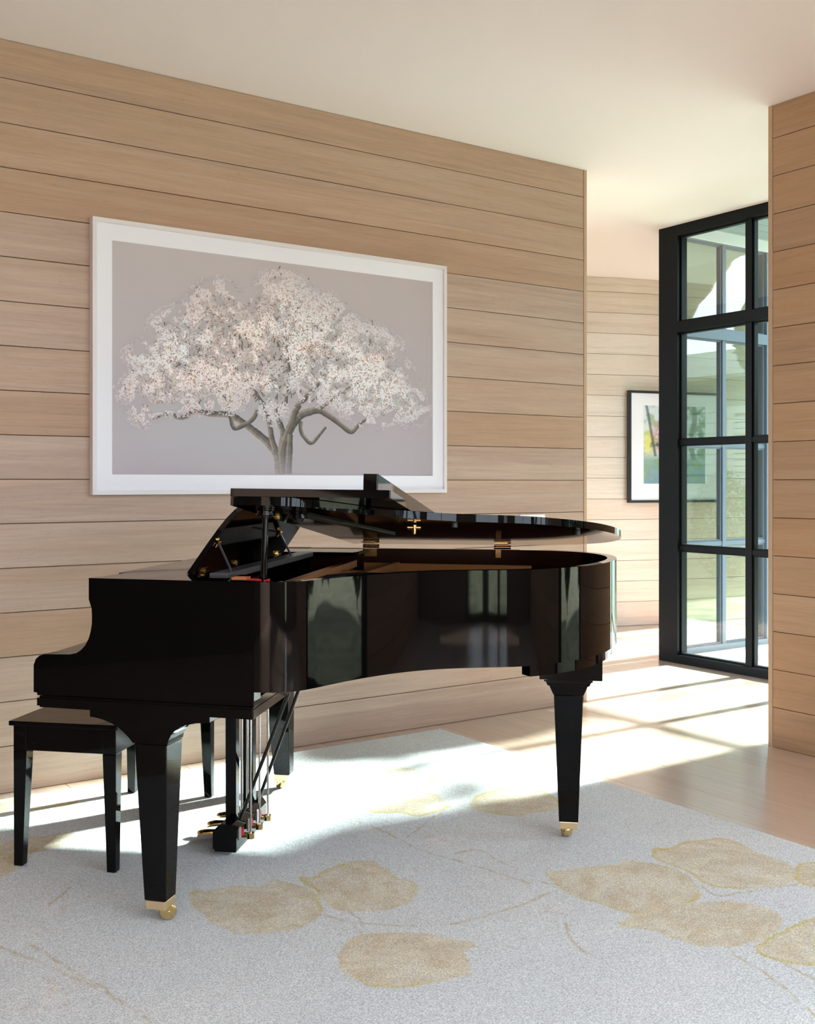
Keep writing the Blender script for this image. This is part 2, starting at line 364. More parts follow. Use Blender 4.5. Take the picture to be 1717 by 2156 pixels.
# window B turning the corner: plane y=5.44
m = MB(); m.box(5.98, 6.09, 5.285, 5.385, 0, 3.19); struct(m.build('trim_4', 'window_black'), 'black steel corner post')
window('window_2', (6.08, 5.44, 0), 0, 1.175, [(.57, .61)], 'steel window across the courtyard seen through the nearer glass', ends=(.07, .09), fm='window_glare', gm='glass', z1=3.19, rails=[(-.02, .045), (.80, .832), (1.55, 1.582), (2.37, 2.45), (3.10, 3.19)])
RR = [(.0, .07), (.9, .94), (1.9, 1.94), (2.79, 2.85)]
window('window_3', (4.48, 1.7, 0), -math.pi/2, 1.1, [], None, z1=2.85, rails=RR)
window('window_9', (9.57, 7.1, 0), -math.pi/2, 1.6, [(.78, .82)], None, z1=3.0, rails=[(0, .06), (.80, .832), (1.55, 1.582), (2.345, 2.42), (2.93, 3.0)])  # unseen window added to throw light into the hall
window('window_10', (2.93, 4.8, 0), math.pi/2, 1.6, [(.78, .82)], None, z1=3.0, rails=[(0, .06), (.80, .832), (1.55, 1.582), (2.345, 2.42), (2.93, 3.0)])  # second unseen window, added to brighten the hall wall
RH = [(.95, 1.0), (1.9, 1.94), (2.79, 2.85)]
window('window_8', (4.48, -.2, 0), -math.pi/2, 3.1, [(1.0, 1.04), (2.0, 2.04)], None, z1=2.85, rails=RH)  # unseen high window added for more daylight in the room
for i, (a, b) in enumerate(((-1.3, -.2), (.2, .85), (1.3, 4.2))):
    window('window_%d' % (4+i), (a, -3.57, 0), 0, b-a, [((b-a)/2-.02, (b-a)/2+.02)] if i != 1 else [], None, z1=2.85, rails=RR if i == 1 else RH)  # the two wide high ones are added for daylight

# ------------------------------------------------------------------ outdoors
g = MB(); n = 40
g.add([(-60, -60, -.08), (70, -60, -.08), (70, 60, -.08), (-60, 60, -.08)], [(0, 1, 2, 3)])
struct(g.build('lawn', 'lawn'), 'sunlit lawn outside the courtyard glass')
g = MB(); g.box(5.985, 7.6, 5.12, 5.40, -.08, -.01); struct(g.build('trim_3', 'siding'), 'stone curb under the courtyard window')
g = MB(); g.box(5.985, 8.2, 2.4, 5.12, -.08, -.05); struct(g.build('paving', 'paving'), 'bright pale courtyard paving')
g = MB()
for i in range(8): g.box(5.99, 7.45, 4.42+i*.13, 4.42+i*.13+.124, 3.19, 3.22)
g.box(5.985, 7.45, 4.40, 5.40, 3.22, 3.32); g.box(5.985, 7.47, 4.36, 4.40, 3.12, 3.34)
struct(g.build('soffit', 'soffit'), 'planked porch soffit above the courtyard')
def blob_shrub(name, cx, cy, rx, ry, h, n, mat, label, seed, kind=None, leaf=.05, group=None, z0=-.05):
    R = np.random.default_rng(seed); r = empty(name, (cx, cy, z0))
    d = R.normal(size=(n, 3)); d /= np.linalg.norm(d, axis=1)[:, None]; rad = R.uniform(.55, 1.0, n)**.5
    c = np.stack([d[:, 0]*rx*rad, d[:, 1]*ry*rad, h*.52+d[:, 2]*h*.48*rad], 1)
    m = MB(); V = []; Fc = []
    for k in range(n):
        a = R.normal(size=3); a /= np.linalg.norm(a); b = np.cross(a, R.normal(size=3)); b /= np.linalg.norm(b)
        s_ = leaf*R.uniform(.7, 1.3); p = c[k]; o = len(V)
        V += [tuple(p-a*s_), tuple(p+b*s_*.4), tuple(p+a*s_), tuple(p-b*s_*.4)]; Fc.append((o, o+1, o+2, o+3))
    m.add(V, Fc); m.build('foliage', mat, r)
    t = MB()
    for k in range(3): t.tube([(0, 0, 0), (R.uniform(-.3, .3)*rx, R.uniform(-.3, .3)*ry, h*.6)], [.03, .012], 7)
    t.build('stem', 'bark', r)
    tag(r, label, 'shrub', group, kind); return r
tr_ = blob_shrub('added_shade_tree', 8.7, 4.42, .36, .36, 1.0, 4200, 'leaf', 'small round tree added to shade the rug by the wall', 1, leaf=.05, z0=2.15)  # crown added to cast shade on the rug near the wall
t_ = MB(); t_.tube([(0, 0, -2.2), (0, 0, .3)], .025, 8); t_.build('trunk', 'bark', tr_); tr_['category'] = 'tree'
for i, (x, y, w, h, s) in enumerate(((11.3, 1.7, .42, 1.5, 2), (11.2, .35, .5, 1.2, 4))):
    blob_shrub('garden_shrub', x, y, w, w, h, 1500, 'leaf', ['leafy shrub before the shuttered garden house window', 'low rounded shrub by the garden house corner'][i], s)
for i in range(5):
    blob_shrub('hedge_shrub', 8.3+.15*(i % 2), 1.45-1.62*i, .74, .74, 3.9, 4200, 'hedge', 'dense hedge shrub in the garden row, made tall to block sun', 10+i, leaf=.1, group='hedge shrubs along the garden')  # hedge height set to keep sun out of the right window
# garden house with shuttered window
r = empty('garden_house', (12.0, 0, -.08)); m = MB(); m.box(0, 3, -1.2, 2.6, 0, 2.80, 1)
for i in range(19): m.add([(-.03, -1.2, .02+i*.145), (-.03, 2.6, .02+i*.145), (-.008, 2.6, .02+i*.145+.142), (-.008, -1.2, .02+i*.145+.142), (0, -1.2, .02+i*.145), (0, 2.6, .02+i*.145)], [(3, 2, 1, 0), (0, 1, 5, 4)], 0)
m.build('house_wall', ['siding', 'siding'], r)
m = MB(); m.box(-.45, 3.2, -1.4, 2.8, 2.80, 3.12); m.build('roof_fascia', 'ext_white', r)
m = MB(); m.box(-.07, -.03, 1.25, 1.35, .8, 2.4); m.box(-.07, -.03, 2.15, 2.25, .8, 2.4); m.box(-.07, -.03, 1.35, 2.15, 2.3, 2.4); m.box(-.07, -.03, 1.35, 2.15, .8, .9)
w = m.build('window_frame', 'ext_white', r); m = MB()
for i in range(16): m.box(-.055, -.035, 1.35, 2.15, .91+i*.085, .91+i*.085+.07)
m.build('shutter', 'ext_white', r)
tag(r, 'pale garden house with a shuttered window mirrored in the glass', 'house')
# old oak with arching limb
def oak():
    r = empty('oak_tree', (10, .95, -.08)); R = random.Random(5); base = Vector((10, .95, -.08))
    m = MB(); W = lambda p: tuple(Vector(p)-base)
    limb = [(10, .95, -.08), (10.02, 1.0, 1.0), (10.0, 1.2, 2.0), (10.0, 1.6, 2.9), (10.0, 2.1, 3.45), (9.98, 2.6, 3.86), (9.95, 3.0, 4.05), (9.9, 3.3, 4.0), (9.85, 3.5, 3.7), (9.8, 3.62, 3.3)]
    def sm(pts):
        o = []
        for i in range(len(pts)-1):
            p0, p1, p2, p3 = (Vector(pts[max(i-1, 0)]), Vector(pts[i]), Vector(pts[i+1]), Vector(pts[min(i+2, len(pts)-1)]))
            for k in range(6):
                t = k/6; o.append(.5*((2*p1)+(p2-p0)*t+(2*p0-5*p1+4*p2-p3)*t*t+(3*p1-p0-3*p2+p3)*t**3))
        o.append(Vector(pts[-1])); return o
    L = sm(limb); n = len(L); m.tube([W(p) for p in L], [.34-.25*i/n+.015*math.sin(i*1.7) for i in range(n)], 14)
    m.tube([W(p) for p in sm([(10.0, 1.2, 1.9), (9.8, .6, 3.2), (9.9, .2, 5.0), (10.1, .4, 6.6)])], .2, 10)
    m.build('trunk', 'bark', r)
    f = MB(); V = []; Fc = []; rr = np.random.default_rng(8)
    clumps = [(9.8, 3.0, 4.7, .5), (10.0, 1.4, 5.4, 1.3), (10.1, .2, 7.0, 1.7), (9.7, 2.2, 4.9, .6), (10.2, -1.2, 5.2, 1.3)]
    for cx, cy_, cz, cr in clumps:
        for k in range(int(900*cr)):
            d = rr.normal(size=3); d /= np.linalg.norm(d); p = np.array([cx, cy_, cz])-np.array(base)+d*cr*rr.uniform(.2, 1)**.4
            a = rr.normal(size=3); a /= np.linalg.norm(a); b = np.cross(a, d); b /= np.linalg.norm(b)+1e-6; s_ = .07; o = len(V)
            V += [tuple(p-a*s_), tuple(p+b*s_*.5), tuple(p+a*s_), tuple(p-b*s_*.5)]; Fc.append((o, o+1, o+2, o+3))
    f.add(V, Fc); f.build('crown', 'leaf', r)
    tag(r, 'old oak with thick arching limb mirrored in the upper glass', 'tree')
oak()

# ------------------------------------------------------------------ rug
def vnoise(x, y, seed):
    R = np.random.default_rng(seed); T = R.random((256, 256)); xi = np.floor(x).astype(int); yi = np.floor(y).astype(int)
    fx = x-xi; fy = y-yi; fx = fx*fx*(3-2*fx); fy = fy*fy*(3-2*fy)
    g = lambda a, b: T[a % 256, b % 256]
    return (g(xi, yi)*(1-fx)+g(xi+1, yi)*fx)*(1-fy)+(g(xi, yi+1)*(1-fx)+g(xi+1, yi+1)*fx)*fy
def fbm(x, y, seed, o=4):
    s = 0; a = .5; t = 0
    for k in range(o): s = s+a*vnoise(x, y, seed+k); t += a; a *= .5; x = x*2.03; y = y*2.03
    return s/t
LEAVES = [[(1.351, 3.156), (1.368, 3.121), (1.406, 3.118), (1.482, 3.105), (1.533, 3.05), (1.603, 3.096), (1.628, 3.029), (1.66, 2.934), (1.623, 2.83), (1.592, 2.763), (1.512, 2.714), (1.427, 2.713), (1.353, 2.744), (1.312, 2.811), (1.288, 2.888), (1.302, 2.92), (1.291, 3.027)], [(1.676, 3.071), (1.717, 3.018), (1.757, 3.058), (1.853, 3.082), (1.96, 3.064), (1.953, 3.003), (1.932, 2.886), (1.957, 2.843), (1.96, 2.816), (1.929, 2.763), (1.876, 2.706), (1.823, 2.674), (1.767, 2.678), (1.668, 2.72), (1.632, 2.783), (1.661, 2.876), (1.67, 2.951)], [(1.596, 2.577), (1.662, 2.555), (1.729, 2.513), (1.775, 2.461), (1.806, 2.39), (1.848, 2.343), (1.776, 2.319), (1.758, 2.27), (1.712, 2.201), (1.695, 2.203), (1.63, 2.218), (1.54, 2.238), (1.48, 2.277), (1.448, 2.363), (1.45, 2.427), (1.48, 2.493), (1.523, 2.536)], [(2.366, 2.649), (2.423, 2.615), (2.532, 2.594), (2.624, 2.547), (2.664, 2.586), (2.702, 2.521), (2.74, 2.44), (2.724, 2.346), (2.655, 2.245), (2.601, 2.212), (2.513, 2.192), (2.378, 2.219), (2.333, 2.271), (2.322, 2.359), (2.301, 2.451), (2.32, 2.548)], [(2.754, 2.541), (2.832, 2.598), (2.865, 2.563), (2.946, 2.58), (3.04, 2.564), (3.116, 2.531), (3.119, 2.461), (3.089, 2.339), (3.097, 2.25), (3.018, 2.144), (2.95, 2.125), (2.841, 2.151), (2.718, 2.236), (2.723, 2.297), (2.762, 2.399)], [(2.246, 2.214), (2.323, 2.227), (2.462, 2.24), (2.559, 2.195), (2.664, 2.146), (2.722, 2.061), (2.693, 1.973), (2.615, 1.924), (2.514, 1.904), (2.4, 1.926), (2.326, 1.995), (2.313, 2.061), (2.312, 2.12)], [(2.431, 1.879), (2.582, 1.907), (2.771, 1.919), (2.825, 1.857), (2.635, 1.718), (2.496, 1.729), (2.448, 1.779)], [(3.104, 2.218), (3.177, 2.2), (3.205, 2.142), (3.083, 2.044), (2.967, 2.055), (2.97, 2.122)], [(2.416, 4.059), (2.506, 4.045), (2.583, 4.069), (2.722, 3.955), (2.741, 3.817), (2.691, 3.714), (2.587, 3.655), (2.58, 3.495), (2.532, 3.395), (2.478, 3.372), (2.354, 3.356), (2.339, 3.431), (2.226, 3.509), (2.289, 3.655), (2.392, 3.789), (2.399, 3.915)], [(2.62, 3.389), (2.732, 3.455), (2.865, 3.464), (2.953, 3.446), (2.972, 3.348), (2.951, 3.24), (2.91, 3.151), (2.842, 3.108), (2.748, 3.15), (2.668, 3.14), (2.612, 3.229), (2.589, 3.319)], [(1.197, 4.454), (1.296, 4.467), (1.391, 4.46), (1.422, 4.372), (1.308, 4.252), (1.151, 4.284), (0.951, 4.334), (0.982, 4.476)], [(1.854, 4.493), (1.925, 4.502), (1.891, 4.355), (1.821, 4.224), (1.755, 4.227), (1.763, 4.352)], [(0.872, 3.974), (1.063, 3.955), (1.223, 3.922), (1.216, 3.8), (1.017, 3.786), (0.829, 3.775)], [(0.845, 3.848), (0.978, 3.756), (0.929, 3.627), (0.785, 3.574)]]
STEMS = [[(1.592, 2.763), (1.629, 2.658), (1.613, 2.569)], [(1.592, 2.704), (1.75, 2.543), (1.846, 2.489), (1.957, 2.475), (2.083, 2.474), (2.216, 2.496), (2.252, 2.503)], [(2.195, 3.189), (2.347, 3.284), (2.546, 3.401)], [(0.821, 3.03), (0.865, 2.813), (0.894, 2.711), (0.908, 2.608), (0.943, 2.414)], [(0.748, 3.069), (0.828, 2.855), (0.886, 2.685)], [(2.382, 1.909), (2.333, 1.722), (2.259, 1.564)], [(2.437, 1.783), (2.422, 1.677)], [(2.004, 3.774), (2.112, 3.587), (2.154, 3.315), (2.15, 3.008), (2.213, 2.824), (2.257, 2.587)], [(2.683, 2.269), (2.656, 2.183), (2.748, 2.167), (3.017, 2.089)], [(1.668, 2.72), (1.661, 2.657), (1.613, 2.569)], [(2.295, 2.585), (2.323, 2.527)], [(0.938, 3.283), (1.042, 3.388)], [(2.231, 2.952), (2.328, 2.944), (2.3, 2.781)], [(2.14, 2.307), (2.072, 2.215), (2.051, 2.118)]]
FLOW = [(2.165, 2.396, 0.085, 0), (0.809, 2.707, 0.13, 0), (0.944, 3.256, 0.07, 1), (2.265, 3.097, 0.07, 1), (0.856, 3.089, 0.05, 1)]
def segdist(px, py, a, b):
    ax, ay = a; bx, by = b; dx, dy = bx-ax, by-ay; t = np.clip(((px-ax)*dx+(py-ay)*dy)/(dx*dx+dy*dy+1e-12), 0, 1)
    return np.hypot(px-ax-t*dx, py-ay-t*dy), t
def smoothpoly(P, closed=True, it=2):
    for _ in range(it):
        Q = []; n = len(P)
        for i in range(n if closed else n-1):
            a, b = P[i], P[(i+1) % n]; Q.append((.8*a[0]+.2*b[0], .8*a[1]+.2*b[1])); Q.append((.2*a[0]+.8*b[0], .2*a[1]+.8*b[1]))
        if not closed: Q = [P[0]]+Q+[P[-1]]
        P = Q
    return P
def rug():
    x0, x1, y0, y1 = -.45, 3.29, .85, 4.492; st = .0060
    nx = int((x1-x0)/st)+1; ny = int((y1-y0)/st)+1
    X, Y = np.meshgrid(np.linspace(x0, x1, nx), np.linspace(y0, y1, ny), indexing='ij')
    n1 = fbm(X*9, Y*9, 1); n2 = fbm(X*28, Y*28, 7, 3); n3 = fbm(X*3, Y*3, 30)
    WX = X+(fbm(X*30, Y*30, 50, 3)-.5)*.018; WY = Y+(fbm(X*30, Y*30, 60, 3)-.5)*.018
    base = np.array([.63, .66, .665]); C = base[None, None]*(1+.06*(n1-.5)+.05*(n3-.5))[..., None]
    C = C+(n3[..., None]-.5)*np.array([.03, .01, -.02])
    def mix(mask, col): nonlocal C; C = C*(1-mask[..., None])+np.array(col)*mask[..., None]
    for r_ in (0,):
        for S in STEMS:
            S = smoothpoly(S, False, 2)
            for a, b in zip(S[:-1], S[1:]):
                sl = np.s_[max(0, int((min(a[0], b[0])-.06-x0)/st)):max(0, int((max(a[0], b[0])+.06-x0)/st)), max(0, int((min(a[1], b[1])-.06-y0)/st)):max(0, int((max(a[1], b[1])+.06-y0)/st))]
                if X[sl].size == 0: continue
                d, _ = segdist(WX[sl], WY[sl], a, b); mk = np.clip(1-(d-.0015)/.0055, 0, 1)*np.clip(n2[sl]*2.2-.5, .1, .7)
                C[sl] = C[sl]*(1-mk[..., None])+np.array([.50, .42, .25])*mk[..., None]
    for k, Lf in enumerate(LEAVES):
        P = smoothpoly(Lf, True, 1); xs = [p[0] for p in P]; ys = [p[1] for p in P]
        i0, i1 = max(0, int((min(xs)-.08-x0)/st)), min(nx, int((max(xs)+.08-x0)/st)); j0, j1 = max(0, int((min(ys)-.08-y0)/st)), min(ny, int((max(ys)+.08-y0)/st))
        if i1 <= i0 or j1 <= j0: continue
        sl = np.s_[i0:i1, j0:j1]; x = WX[sl]; y = WY[sl]; ins = np.zeros(x.shape, bool); dm = np.full(x.shape, 9.)
        for a, b in zip(P, P[1:]+P[:1]):
            d, _ = segdist(x, y, a, b); dm = np.minimum(dm, d)
            c = ((a[1] > y) != (b[1] > y)) & (x < (b[0]-a[0])*(y-a[1])/(b[1]-a[1]+1e-12)+a[0]); ins ^= c
        sd = np.where(ins, dm, -dm); mk = np.clip(sd/.006+.5, 0, 1)
        # veiny two-tone inside
        ang = k*1.3; u = x*math.cos(ang)+y*math.sin(ang); v = -x*math.sin(ang)+y*math.cos(ang)
        ton = fbm(u*16, v*42, 90+k, 4); pt = fbm(x*14, y*14, 120+k, 4)
        light = np.array([.68, .63, .49]); dark = np.array([.57, .485, .335])
        t = np.clip(.5+(ton-.5)*1.5+(pt-.5)*1.7, .05, .95)[..., None]; lc = dark*(1-t)+light*t
        ed = np.clip(1-(np.abs(sd)-.004)/.007, 0, 1)*np.clip((fbm(x*4, y*4, 150+k, 2)-.46)*5, .08, .8)
        lc = lc*(1-ed[..., None])+np.array([.55, .46, .10])*ed[..., None]
        cov = np.maximum(mk, ed)*np.clip(.84+.5*(n2[sl]-.5), 0, .97)
        C[sl] = C[sl]*(1-cov[..., None])+lc*cov[..., None]
    for fx, fy, fr, kd in FLOW:
        d = np.hypot(X-fx, Y-fy)/fr; pet = fbm(X*45, Y*45, 200, 3); m_ = np.clip(1.25-d, 0, 1)*np.clip((pet-.42)*5, 0, 1)
        mix(m_*.7, (.74, .73, .72)); m2 = np.clip(1.2-d, 0, 1)*np.clip((fbm(X*35+9, Y*35, 210, 3)-.54)*6, 0, 1)
        mix(m2*(.55 if kd else .25), (.55, .40, .30))
    Z = .0035+.0008*(fbm(X*60, Y*60, 300, 3)-.5)*2
    V = np.stack([X, Y, Z], -1).reshape(-1, 3); idx = np.arange(nx*ny).reshape(nx, ny)
    Fq = np.stack([idx[:-1, :-1], idx[1:, :-1], idx[1:, 1:], idx[:-1, 1:]], -1).reshape(-1, 4)
    # skirt down to the floor round the border
    bl = np.concatenate([idx[:, 0], idx[-1, 1:], idx[-2::-1, -1], idx[0, -2:0:-1]]); nb = len(bl)
    sk = V[bl].copy(); sk[:, 2] = -.001; o = len(V); V2 = np.vstack([V, sk]); k = np.arange(nb); k2 = (k+1) % nb
    F2 = np.stack([bl[k], o+k, o+k2, bl[k2]], -1); Fa = np.vstack([Fq, F2]); C2 = np.vstack([C.reshape(-1, 3), np.tile(base*.9, (nb, 1))])
    me = bpy.data.meshes.new('rug'); me.vertices.add(len(V2)); me.vertices.foreach_set('co', V2.astype(np.float32).ravel())
    me.loops.add(Fa.size); me.loops.foreach_set('vertex_index', Fa.astype(np.int32).ravel()); me.polygons.add(len(Fa))
    me.polygons.foreach_set('loop_start', (np.arange(len(Fa))*4).astype(np.int32)); me.polygons.foreach_set('use_smooth', np.ones(len(Fa), bool))
    ca = me.color_attributes.new('rugcol', 'FLOAT_COLOR', 'POINT'); ca.data.foreach_set('color', np.hstack([np.clip(C2, 0, 1), np.ones((len(C2), 1))]).astype(np.float32).ravel())
    me.materials.append(M['rug']); me.update(calc_edges=True); me.validate()
    o = bpy.data.objects.new('area_rug', me); COL.objects.link(o); tag(o, 'large pale grey wool rug with gold leaf pattern under the piano', 'rug')
rug()

# ------------------------------------------------------------------ framed pictures
def color_mesh(name, V, Fc, Cc, parent, mat='print'):
    me = bpy.data.meshes.new(name); me.from_pydata(V, [], Fc)
    ca = me.color_attributes.new('pcol', 'FLOAT_COLOR', 'POINT'); ca.data.foreach_set('color', np.array([(c[0], c[1], c[2], 1) for c in Cc], dtype=np.float32).ravel())
    me.materials.append(M[mat]); me.update(); o = bpy.data.objects.new(name, me); COL.objects.link(o); o.parent = parent; return o
def frame_parts(r, w, h, d, fw, mw, matf, pw, ph, px0, pz0):
    """picture local: x right, z up, -y to the room; outer w,h"""
    f = MB(); f.box(0, w, -d, 0, 0, fw); f.box(0, w, -d, 0, h-fw, h); f.box(0, fw, -d, 0, fw, h-fw); f.box(w-fw, w, -d, 0, fw, h-fw)
    f.build('frame', matf, r, bevel=.0015)
    m = MB(); a, b, c, e = fw, w-fw, fw, h-fw; y0 = -d+.012
    m.box(a, b, y0+.0035, y0+.006, c, e)
    for X0, X1, Z0, Z1 in ((a, b, c, pz0), (a, b, pz0+ph, e), (a, px0, pz0, pz0+ph), (px0+pw, b, pz0, pz0+ph)): m.box(X0, X1, y0, y0+.0035, Z0, Z1)
    m.build('mat_board', 'mat_white', r); return y0+.003
def big_art():
    r = empty('framed_tree_picture', (1.487, 4.58, 1.227))
    y = frame_parts(r, 1.885, 1.192, .042, .019, 0, 'frame_white', 1.711, 1.013, .089, .088)
    ox, oz = .089, .088; pw, ph = 1.711, 1.013
    V = []; Fc = []; Cc = []; nx, nz = 60, 40
    for i in range(nx+1):
        for j in range(nz+1):
            u, v = i/nx, j/nz; V.append((ox+u*pw, y, oz+v*ph))
            g = .93+.10*v-.16*max(0, u-.45)-.05*max(0, .15-v)*4+.03*float(fbm(np.array(u*5.), np.array(v*5.), 5))
            warm = .5+.5*v*u
            hz = max(0, 1-((u-.3)**2/.09+(v-.22)**2/.05)); c = (.48*g+.02*warm, .455*g+.03*hz, .495*g-.03*v+.03*hz)
            Cc.append(c)
    Fc = [(i*(nz+1)+j, (i+1)*(nz+1)+j, (i+1)*(nz+1)+j+1, i*(nz+1)+j+1) for i in range(nx) for j in range(nz)]
    def quad(P, c, dy):
        o = len(V)
        for p in P: V.append((ox+p[0], y-dy, oz+p[1])); Cc.append(c)
        Fc.append(tuple(range(o, o+len(P))))
    R = random.Random(4)
    bgc = (.47, .44, .48)
    cnt = [0]
    def stroke(pts):
        cnt[0] += 1; dyy = .0006+.0000012*cnt[0]
        # resample with wobble
        q = []
        for i in range(len(pts)-1):
            n = max(2, int(math.hypot(pts[i+1][0]-pts[i][0], pts[i+1][1]-pts[i][1])/.012))
            for k in range(n): t = k/n; q.append([pts[i][m]*(1-t)+pts[i+1][m]*t for m in range(3)])
        q.append(list(pts[-1])); q2 = []
        for i in range(len(q)):
            a = q[max(0, i-2):i+3]; q2.append([sum(z[m] for z in a)/len(a) for m in range(3)])
        n = len(q2); st_ = []
        for i in range(n):
            a, b = q2[max(0, i-1)], q2[min(n-1, i+1)]; dx, dz = b[0]-a[0], b[1]-a[1]; L = math.hypot(dx, dz)+1e-9
            st_.append((q2[i][0], q2[i][1], -dz/L, dx/L, q2[i][2]*R.uniform(.92, 1.08)))
        for i in range(n-1):
            A, B = st_[i], st_[i+1]; fade = min(1, max(0, (A[1]+.03)/.17)); j = R.uniform(.85, 1.15)
            for a, b, base in ((-1, -.3, (.10, .095, .085)), (-.3, .4, (.17, .15, .13)), (.4, 1, (.30, .255, .22))):
                c = tuple(bgc[m]*.8*(1-fade)*.75+base[m]*j*(1-(1-fade)*.75) for m in range(3))
                P = [(q[0]+q[2]*q[4]*k, q[1]+q[3]*q[4]*k) for q, k in ((A, a), (B, a), (B, b), (A, b))]
                quad([(p[0], max(0, p[1])) for p in P], c, dyy)
    # crown area test
    def inside(x, z):
        c = False; n = len(CROWN); j = n-1
        for i in range(n):
            xi, zi = CROWN[i]; xj, zj = CROWN[j]
            if (zi > z) != (zj > z) and x < (xj-xi)*(z-zi)/(zj-zi)+xi: c = not c
            j = i
        return c
    def edge(x, z):
        d = 9
        for i in range(len(CROWN)):
            a = CROWN[i]; b = CROWN[(i+1) % len(CROWN)]; dx, dz = b[0]-a[0], b[1]-a[1]
            t = max(0, min(1, ((x-a[0])*dx+(z-a[1])*dz)/(dx*dx+dz*dz))); d = min(d, math.hypot(x-a[0]-t*dx, z-a[1]-t*dz))
        return d
    # soft hazy blossom behind
    def petals(n, dy, smin, smax, front):
        k = 0; tries = 0
        while k < n and tries < n*6:
            tries += 1; x = R.uniform(.0, 1.705); z = R.uniform(.18, .99); ins = inside(x, z); e = edge(x, z)
            if not ins and (e > .022 or R.random() < .6): continue
            nn = float(.6*vn(x*16, z*16)+.4*vn(x*45, z*45)); n2 = float(vn(x*5+7, z*5))
            if ins and e < .045 and nn < .47: continue
            if front and nn < .33: continue
            core = min(1, e/.16); fade = (.5+.5*core)*(1-.25*max(0, (z-.6)/.4))*(1-.25*max(0, (x-1.1)/.6))
            if ins is False: fade *= .5
            ph_ = R.random()
            if ph_ < .74: c = (.98, .91, .89) if n2 < .5 else (.93, .94, .96)
            elif ph_ < .85: c = (.80, .66, .63)
            elif ph_ < .935: c = (.58, .32, .25)
            elif ph_ < .965: c = (.56, .40, .20)
            else: c = (.26, .23, .19)
            if nn < .47: c = tuple(v*(.50 if not front else .74) for v in c)
            j = R.uniform(.86, 1.08); c = tuple(bgc[m]*(1-fade)+c[m]*j*fade for m in range(3))
            a = R.uniform(0, 6.28); s_ = R.uniform(smin, smax); ca, sa = math.cos(a), math.sin(a); w_ = s_*R.uniform(.35, .6)
            P = [(x-ca*s_, z-sa*s_), (x+sa*w_, z-ca*w_), (x+ca*s_, z+sa*s_), (x-sa*w_, z+ca*w_)]
            quad([(min(1.71, max(0, p[0])), p[1]) for p in P], c, dy+R.uniform(0, .0003)); k += 1
    T = np.random.default_rng(3).random((64, 64))
    def vn(x, z):
        xi, zi = int(math.floor(x)), int(math.floor(z)); fx, fz = x-xi, z-zi
        g = lambda a, b: T[a % 64, b % 64]
        return (g(xi, zi)*(1-fx)+g(xi+1, zi)*fx)*(1-fz)+(g(xi, zi+1)*(1-fx)+g(xi+1, zi+1)*fx)*fz
    petals(10000, .0003, .005, .011, False)
    for s_ in BR: stroke(s_)
    for i in range(240):  # twigs
        a = R.choice(BR); p = R.choice(a[1:]);
        x, z = p[0]+R.uniform(-.2, .2), max(.24, p[1]+R.uniform(0, .35))
        if inside(x, z):
            t = R.uniform(.6, 2.4); stroke([(x, z, .004), (x+.05*math.cos(t), z+.05*math.sin(t), .002)])
    petals(26000, .0010, .0036, .0085, True)
    color_mesh('print', V, Fc, Cc, r)
    tag(r, 'large white framed picture of a pale blossoming tree on the oak wall', 'picture')
CROWN = [(0.143, 0.218), (0.085, 0.245), (0.093, 0.322), (0.036, 0.33), (0.025, 0.377), (0.093, 0.455), (0.055, 0.53), (0.154, 0.614), (0.18, 0.681), (0.235, 0.728), (0.348, 0.777), (0.37, 0.828), (0.428, 0.873), (0.508, 0.897), (0.558, 0.885), (0.608, 0.841), (0.686, 0.891), (0.721, 0.94), (0.778, 0.973), (0.86, 0.987), (0.932, 0.949), (0.992, 0.891), (1.101, 0.89), (1.164, 0.843), (1.266, 0.767), (1.422, 0.746), (1.515, 0.676), (1.545, 0.588), (1.614, 0.501), (1.647, 0.424), (1.695, 0.347), (1.653, 0.276), (1.557, 0.261), (1.469, 0.282), (1.382, 0.246), (1.269, 0.264), (1.158, 0.307), (1.077, 0.346), (0.971, 0.342), (0.906, 0.378), (0.842, 0.296), (0.778, 0.248), (0.704, 0.295), (0.642, 0.333), (0.57, 0.29), (0.475, 0.308), (0.405, 0.288), (0.314, 0.281), (0.204, 0.268)]
